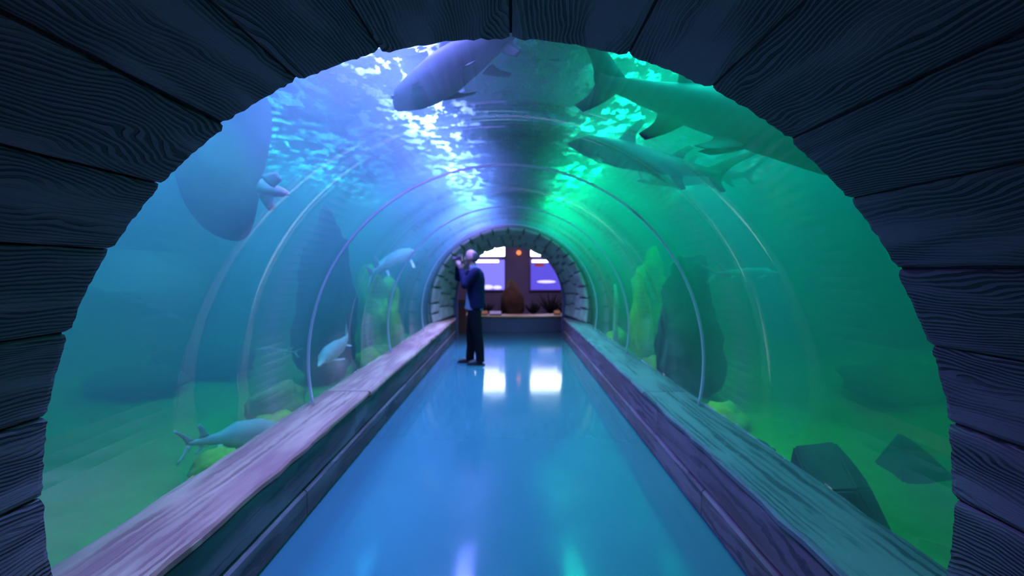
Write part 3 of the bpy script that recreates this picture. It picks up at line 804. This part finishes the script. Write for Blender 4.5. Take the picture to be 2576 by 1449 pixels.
def sturgeon(L, nose, tail, label, bend=0.1, roll=0.0, fat=1.0):
    mb = MB()
    p = [(0, .006, .004, .004, -.006), (.05, .022, .014, .012, -.004), (.11, .040, .032, .026, 0), (.18, .056*fat, .052*fat, .044*fat, .004), (.30, .066*fat, .070*fat, .058*fat, .006), (.45, .060*fat, .066*fat, .056*fat, .004), (.62, .042, .048, .042, .002), (.76, .024, .028, .026, .002), (.86, .013, .016, .015, .006), (.90, .009, .012, .012, .012)]
    mb.add(body(p, L, 16))
    X = lambda t: L*(0.5-t)
    mb.add(fin((X(.70), 0, .035*L), (X(.80), 0, .022*L), (X(.80), 0, .135*L), (X(.83), 0, .12*L), .006*L, sweep=.3))
    mb.add(fin((X(.73), 0, -.026*L), (X(.79), 0, -.02*L), (X(.80), 0, -.085*L), (X(.82), 0, -.08*L), .005*L, sweep=.15))
    for s in (-1, 1):
        mb.add(fin((X(.20), s*.045*L, -.035*L), (X(.25), s*.05*L, -.035*L), (X(.31), s*.14*L, -.065*L), (X(.335), s*.125*L, -.065*L), .006*L, sweep=.1))
        mb.add(fin((X(.60), s*.035*L, -.035*L), (X(.65), s*.03*L, -.032*L), (X(.66), s*.08*L, -.062*L), (X(.68), s*.07*L, -.06*L), .005*L, sweep=.1))
    mb.add(fin((X(.82), 0, .016*L), (X(.91), 0, .0), (X(1.05), 0, .125*L), (X(1.065), 0, .117*L), .007*L, sweep=.3))
    mb.add(fin((X(.84), 0, -.010*L), (X(.91), 0, .010*L), (X(.965), 0, -.125*L), (X(.985), 0, -.115*L), .006*L, sweep=.3))
    for q in range(11):                                            # row of back scutes
        t = .16+.052*q; h = .012*(1-q*.05); zt = .058 if t < .5 else .058-(t-.5)*.13
        if t < .22: zt = .046
        mb.add(([Vector((X(t-.014), 0, (zt)*L)), Vector((X(t), .010*L, (zt-.004)*L)), Vector((X(t+.02), 0, zt*L)), Vector((X(t), -.010*L, (zt-.004)*L)), Vector((X(t+.006), 0, (zt+h*1.6)*L))], [(0, 1, 4), (1, 2, 4), (2, 3, 4), (3, 0, 4), (0, 3, 2, 1)]))
    for s in (-1, 1):                                              # chin barbels
        for o_ in (.006, .014):
            mb.add(tube([(X(.055), s*o_*L, -.012*L), (X(.05), s*o_*L, -.035*L)], [.0025*L, .001*L], 5))
    return place_fish(mb, L, bend, nose, tail, M['sturgeon'], 'sturgeon', label, roll, [(.5-.115, .040, .012, .006)], 'sturgeons in the tank', 'fish')

shark(2.15, (2.12, 2.02, 1.77), (0.34, 2.66, 2.44), 'big shark overhead at right, dark tail up and body running behind the arch', M['shark_dark'], 0.04, 0.15, 0.95, 1.0, 0.8)
shark(1.35, (-0.62, 2.99, 2.37), (0.29, 2.0, 2.52), 'pale blunt-headed shark gliding over the top of the tunnel', M['shark'], 0.03, -0.1, 0.95, 1.15, 0.6)
shark(1.5, (0.47, 4.35, 2.52), (1.60, 3.36, 2.02), 'slim shark right of the glitter, snout pointing up the tunnel', M['shark_mid'], 0.10, -0.1, 0.85, 1.0, 0.7)
shark(1.1, (1.25, 4.9, 2.30), (2.28, 4.7, 2.30), 'faint smaller shark behind the slim one, high on the right', M['shark_dark'], 0.12, 0, 0.9)
sturgeon(0.88, (-1.66, 3.86, 0.24), (-1.96, 3.10, 0.38), 'silver sturgeon with spread tail low beside the left kerb', 0.10, 0.0, 1.8)
sturgeon(1.7, (-1.46, 8.25, 1.80), (-1.82, 6.5, 1.32), 'pale sturgeon rising beside the left wall level with the photographer', 0.05, 0.2)
sturgeon(0.95, (-1.72, 4.70, 0.58), (-1.76, 5.62, 0.80), 'sturgeon swimming head-on towards the viewer past the first joint on the left', 0.08, 0.0, 1.3)
sturgeon(0.70, (2.60, 5.0, 1.43), (1.98, 5.05, 1.42), 'small faint yellowish sturgeon in open water at right', 0.05)
sturgeon(0.45, (-2.65, 5.45, 0.62), (-2.28, 5.6, 0.56), 'tiny faint bluish sturgeon low in the haze at left', 0.05)

def stingray():
    mb = MB(); V = []; nr, na = 9, 48
    for sgn in (1, -1):
        for j in range(nr):
            q = j/(nr-1)
            for i in range(na):
                a = 2*PI*i/na
                c, s = math.cos(a), math.sin(a)
                rad = 0.36+0.05*math.cos(2*a+PI)+0.025*math.cos(a)          # rounded diamond, wings across y
                x, y = rad*q*c*0.98, rad*q*s*1.12
                th = (0.075 if sgn > 0 else 0.035)*(1-q**1.6)*(1+0.5*max(0, 1-abs(y)/0.12)*(0.6 if sgn > 0 else 0.3))
                z = sgn*th + 0.10*(abs(y)/0.4)**2*0.8 - 0.02*math.sin(x*9)*(abs(y)/0.4)
                V.append(Vector((x, y, z)))
    k = nr*na
    Fs = grid_faces(na, nr, True)+[tuple(a+k for a in reversed(f)) for f in grid_faces(na, nr, True)]
    mb.add((V, Fs))
    mb.add(tube([(-0.28, 0, 0.01), (-0.35, 0, 0.02), (-0.40, 0.01, 0.03), (-0.43, 0.015, 0.035)], [0.05, 0.034, 0.024, 0.010], 8))
    for s in (-1, 1):
        mb.add(fin((-0.27, s*.05, 0), (-0.36, s*.02, 0), (-0.36, s*.11, 0.0), (-0.40, s*.08, 0.0), .012))
    o = fix_normals(mesh_from('stingray', mb.v, mb.f, M['ray'], None, True))
    tag(o, 'broad pale-bellied ray at upper left, partly behind the arch', 'ray')
    d = Vector((-0.86, 0.20, 0.42)).normalized()                   # head direction
    z = Vector((-0.45, 0.75, 0.45)); y = z.cross(d).normalized(); z = d.cross(y)
    o.matrix_world = Matrix.Translation((-1.72, 3.15, 2.09)) @ Matrix((d, y, z)).transposed().to_4x4() @ Matrix.Scale(1.12, 4)
    for s in (-1, 1):
        v, f = ball((0.20, s*0.07, 0.085), 0.014, 10, 8); e = mesh_from('eye', v, f, M['eye'], None, True); e.parent = o
stingray()

# ------------------------------------------------------------------ the photographer
M['skin'] = mat_plain('skin', (0.26, 0.14, 0.11), 0.5, 0.1, 8, 0.05)
M['hair'] = mat_plain('hair', (0.035, 0.032, 0.032), 0.8, 0.3, 30, 0.4)
M['jacket'] = mat_plain('jacket', (0.006, 0.006, 0.026), 0.75, 0.4, 14, 0.4, spec=0.08)
M['shirt'] = mat_plain('shirt', (0.18, 0.17, 0.24), 0.8, 0.15, 12, 0.2, spec=0.08)
M['trousers'] = mat_plain('trousers', (0.004, 0.004, 0.006), 0.85, 0.3, 14, 0.3, spec=0.08)
M['shoe'] = mat_plain('shoe', (0.035, 0.026, 0.026), 0.5)
M['sole'] = mat_plain('sole', (0.02, 0.02, 0.02), 0.8)
M['camera_black'] = mat_plain('camera_black', (0.015, 0.015, 0.017), 0.35)
M['lens_glass'] = mat_plain('lens_glass', (0.02, 0.02, 0.05), 0.05)
PX, PY = -0.585, 8.0
person = tag(empty('person', (PX, PY, 0)), 'person in navy jacket and black trousers raising a camera to the eye', 'person')
def mk(mb, name, mat, voxel=None, it=4, parent=person):
    o = mb.build(name, mat, None)
    if voxel: remesh(o, voxel, it)
    o.parent = parent; return o
HIP = (0.045, 0.0, 0.93)
sh_n, el_n, wr_n = (0.075, -0.19, 1.43), (-0.075, -0.215, 1.235), (-0.155, -0.075, 1.475)
sh_f, el_f, wr_f = (0.05, 0.18, 1.43), (-0.215, 0.17, 1.345), (-0.215, 0.055, 1.53)
HEAD = Vector((0.0, 0.0, 1.655))
# body: legs, torso, neck, head, arms and hands in one surface
b = MB()
b.add(tube([(0.05, 0, 0.88), (0.055, 0, 1.05), (0.06, 0, 1.25), (0.065, 0, 1.40), (0.05, 0, 1.47)], [(.14, .10), (.135, .10), (.16, .11), (.15, .09), (.06, .06)], 16, (1, 0, 0)))
b.add(tube([(0.05, 0, 1.42), (0.03, 0, 1.50), (0.015, 0, 1.58)], [.062, .056, .055], 14, (1, 0, 0)))
for sy, kn, an in ((-1, (0.095, -0.11, 0.49), (0.135, -0.115, 0.09)), (1, (-0.015, 0.095, 0.49), (-0.04, 0.085, 0.09))):
    b.add(tube([(0.05, sy*0.085, 0.93), kn, (kn[0]*.55+an[0]*.45+.012, kn[1], 0.33), an], [.082, .055, .056, .038], 12, (1, 0, 0)))
# head
V, Fs = ball((0, 0, 0), (0.098, 0.076, 0.118), 28, 22)
hv = []
for v in V:
    x, y, z = v
    if z < 0 and x > 0: x *= 1-0.25*min(1, -z/0.1)                 # nape
    if z < -0.03: y *= 1-0.28*min(1, (-z-0.03)/0.08)               # jaw
    fx = -x
    if fx > 0.06: x = -(0.06+(fx-0.06)*0.75)                       # flatter face
    if fx > 0.05 and abs(z-0.005) < 0.02 and 0.018 < abs(y) < 0.05: x += 0.010    # eye sockets
    hv.append(Vector((x, y, z))+HEAD)
b.add((hv, Fs))
b.add(tube([HEAD+Vector((-.083, 0, .018)), HEAD+Vector((-.101, 0, -.012)), HEAD+Vector((-.115, 0, -.030)), HEAD+Vector((-.088, 0, -.036))], [.009, .012, .014, .012], 8, (0, 1, 0)))   # nose
b.add(tube([HEAD+Vector((-.078, -.024, -.064)), HEAD+Vector((-.090, 0, -.062)), HEAD+Vector((-.078, .024, -.064))], [.005, .009, .005], 8))      # lips
b.add(ball(HEAD+Vector((-.07, 0, -.103)), (.022, .026, .018)))                                                                                  # chin
for s in (-1, 1):
    b.add(ball(HEAD+Vector((.012, s*.078, -.008)), (.020, .010, .033)))                                                                         # ears
for sh, el, wr in ((sh_n, el_n, wr_n), (sh_f, el_f, wr_f)):
    b.add(tube([sh, el], [.052, .042], 12)); b.add(ball(el, .042)); b.add(tube([el, wr], [.042, .028], 12))
# hands: near hand on the grip, far hand under the lens
CAMC = Vector((-0.175, -0.005, 1.635))
def hand(wr, palm_end, spread, curl, thumb, side):
    wr, pe = Vector(wr), Vector(palm_end); d = (pe-wr).normalized(); sp = Vector(spread).normalized(); cu = Vector(curl).normalized()
    b.add(tube([wr-d*.01, wr.lerp(pe, .5), pe], [(.024, .024), (.034, .026), (.038, .022)], 10, tuple(cu)))
    for i, ln in enumerate((.066, .074, .070, .056)):
        r0 = pe+sp*((i-1.5)*.0195)-d*.008
        b.add(tube([r0, r0+d*ln*.42, r0+d*ln*.70+cu*ln*.30, r0+d*ln*.72+cu*ln*.62], [.0105, .010, .009, .007], 8, tuple(sp)))
    t0 = wr.lerp(pe, .35)+sp*(-.03)*side; th = Vector(thumb).normalized()
    b.add(tube([t0, t0+th*.032, t0+th*.05+d*.022, t0+th*.055+d*.045], [.013, .0115, .0105, .008], 8, tuple(cu)))
hand(wr_n, (-0.185, -0.085, 1.56), (1, 0, 0.2), (-0.1, 1, 0.25), (0.6, 0.6, 0.3), -1)
hand(wr_f, (-0.245, 0.01, 1.575), (1, 0.3, 0), (-0.2, -0.6, 0.6), (0.8, -0.2, 0.6), 1)
mk(b, 'body', M['skin'], 0.0085, 3)
# eyes, hair
for s in (-1, 1):
    v, f = ball(HEAD+Vector((-.078, s*.032, .006)), .011, 10, 8); mk(MB().add((v, f)), 'eye', M['eye'])
hb = MB()
V, Fs = ball((0, 0, 0), (0.108, 0.087, 0.122), 28, 20)
keep_v = [Vector(v)+HEAD+Vector((.004, 0, .003)) for v in V]
Fs2 = [f for f in Fs if all((V[i].x > 0.012 and V[i].z > -0.085 and V[i].z < 0.075) for i in f)]
ids = sorted({i for f in Fs2 for i in f}); mp = {a: c for c, a in enumerate(ids)}
ho = mesh_from('hair', [keep_v[i] for i in ids], [tuple(mp[i] for i in f) for f in Fs2], M['hair'], None, True)
sm_ = ho.modifiers.new('t', 'SOLIDIFY'); sm_.thickness = 0.008; ho.parent = person
# trousers
t = MB()
t.add(tube([(0.045, 0, 1.0), (0.045, 0, 0.92), (0.045, 0, 0.84)], [(.165, .125), (.172, .135), (.150, .125)], 20, (1, 0, 0)))
for sy, kn, an in ((-1, (0.095, -0.11, 0.49), (0.140, -0.115, 0.055)), (1, (-0.015, 0.095, 0.49), (-0.030, 0.085, 0.055))):
    t.add(tube([(0.045, sy*0.078, 0.90), (0.05*.6+kn[0]*.4, sy*.09, 0.72), kn, (kn[0]*.5+an[0]*.5+.012, kn[1], 0.28), (an[0], an[1], 0.11), an], [.108, .098, .080, .074, .068, .072], 16, (1, 0, 0)))
mk(t, 'trousers', M['trousers'], 0.012, 3)
# shirt hem and collar
s_ = MB(); s_.add(tube([(0.04, 0, 0.845), (0.045, 0, 0.90), (0.05, 0, 1.1), (0.055, 0, 1.3), (0.055, 0, 1.44)], [(.186, .145), (.183, .142), (.165, .125), (.165, .118), (.09, .075)], 20, (1, 0, 0)))
mk(s_, 'shirt', M['shirt'], 0.012, 2)
cl = MB(); cl.add(tube([(0.045, 0, 1.455), (0.03, 0, 1.50), (0.022, 0, 1.535)], [(.088, .082), (.074, .070), (.068, .068)], 18, (1, 0, 0)))
mk(cl, 'collar', M['shirt'], 0.009, 1)
# jacket with sleeves
j_ = MB()
j_.add(tube([(0.062, 0, 0.875), (0.064, 0, 0.98), (0.068, 0, 1.15), (0.072, 0, 1.32), (0.072, 0, 1.41), (0.058, 0, 1.475)], [(.196, .142), (.192, .140), (.190, .140), (.205, .140), (.185, .118), (.085, .075)], 24, (1, 0, 0)))
for sh, el, wr in ((sh_n, el_n, wr_n), (sh_f, el_f, wr_f)):
    sh, el, wr = Vector(sh), Vector(el), Vector(wr)
    j_.add(ball(sh, (.078, .07, .075))); j_.add(tube([sh, sh.lerp(el, .5), el], [.078, .070, .064], 14)); j_.add(ball(el, .066)); j_.add(tube([el, el.lerp(wr, .5), wr], [.064, .055, .044], 14))
mk(j_, 'jacket', M['jacket'], 0.012, 3)
# shoes
for hx, hy, toe in ((0.165, -0.115, -0.05), (0.0, 0.085, -0.215)):
    sb = MB()
    sb.add(tube([(hx+.025, hy, .045), (hx-.03, hy, .062), ((hx*.5+toe*.5), hy, .052), (toe+.04, hy, .040), (toe, hy, .030)], [(.032, .030), (.040, .048), (.043, .038), (.044, .027), (.022, .014)], 14))
    so = mk(sb, 'shoe', M['shoe'], 0.009, 2)
    V = []
    pts = [(hx+.05, -.025), (hx+.05, .025), (hx-.04, .036), (toe+.06, .047), (toe+.01, .035), (toe-.015, 0), (toe+.01, -.035), (toe+.06, -.047), (hx-.04, -.036)]
    for z in (0.001, 0.024): V += [(x, hy+y, z) for x, y in pts]
    k = len(pts); Fs = [tuple(reversed(range(k))), tuple(range(k, 2*k))]+[(i, (i+1) % k, (i+1) % k+k, i+k) for i in range(k)]
    so2 = fix_normals(mesh_from('sole', V, Fs, M['sole'])); so2.parent = so

# camera in the hands
camr = tag(empty('photo_camera', (PX+CAMC.x, PY+CAMC.y, CAMC.z)), 'black camera held up to the eye of the person in navy', 'camera')
def kb(o): o.parent = camr; return o
kb(box('camera_body', (-.032, -.068, -.046), (.032, .068, .042), M['camera_black'], None, 0.008))
kb(box('viewfinder_hump', (-.026, -.026, .040), (.038, .026, .066), M['camera_black'], None, 0.007))
kb(box('grip', (-.052, -.068, -.044), (-.028, -.036, .034), M['camera_black'], None, 0.008))
v, f = tube([(-.030, .008, -.004), (-.070, .008, -.004), (-.072, .008, -.004), (-.120, .008, -.004)], [.034, .034, .038, .038], 20); ln = kb(mesh_from('lens_barrel', v, f, M['camera_black'], None, False))
v, f = tube([(-.121, .008, -.004), (-.124, .008, -.004)], [.032, .030], 20); mesh_from('front_glass', v, f, M['lens_glass'], ln, False)
v, f = tube([(.0, -.052, .040), (.0, -.052, .052)], [.012, .012], 12); kb(mesh_from('dial', v, f, M['lamp_grey'], None, False))
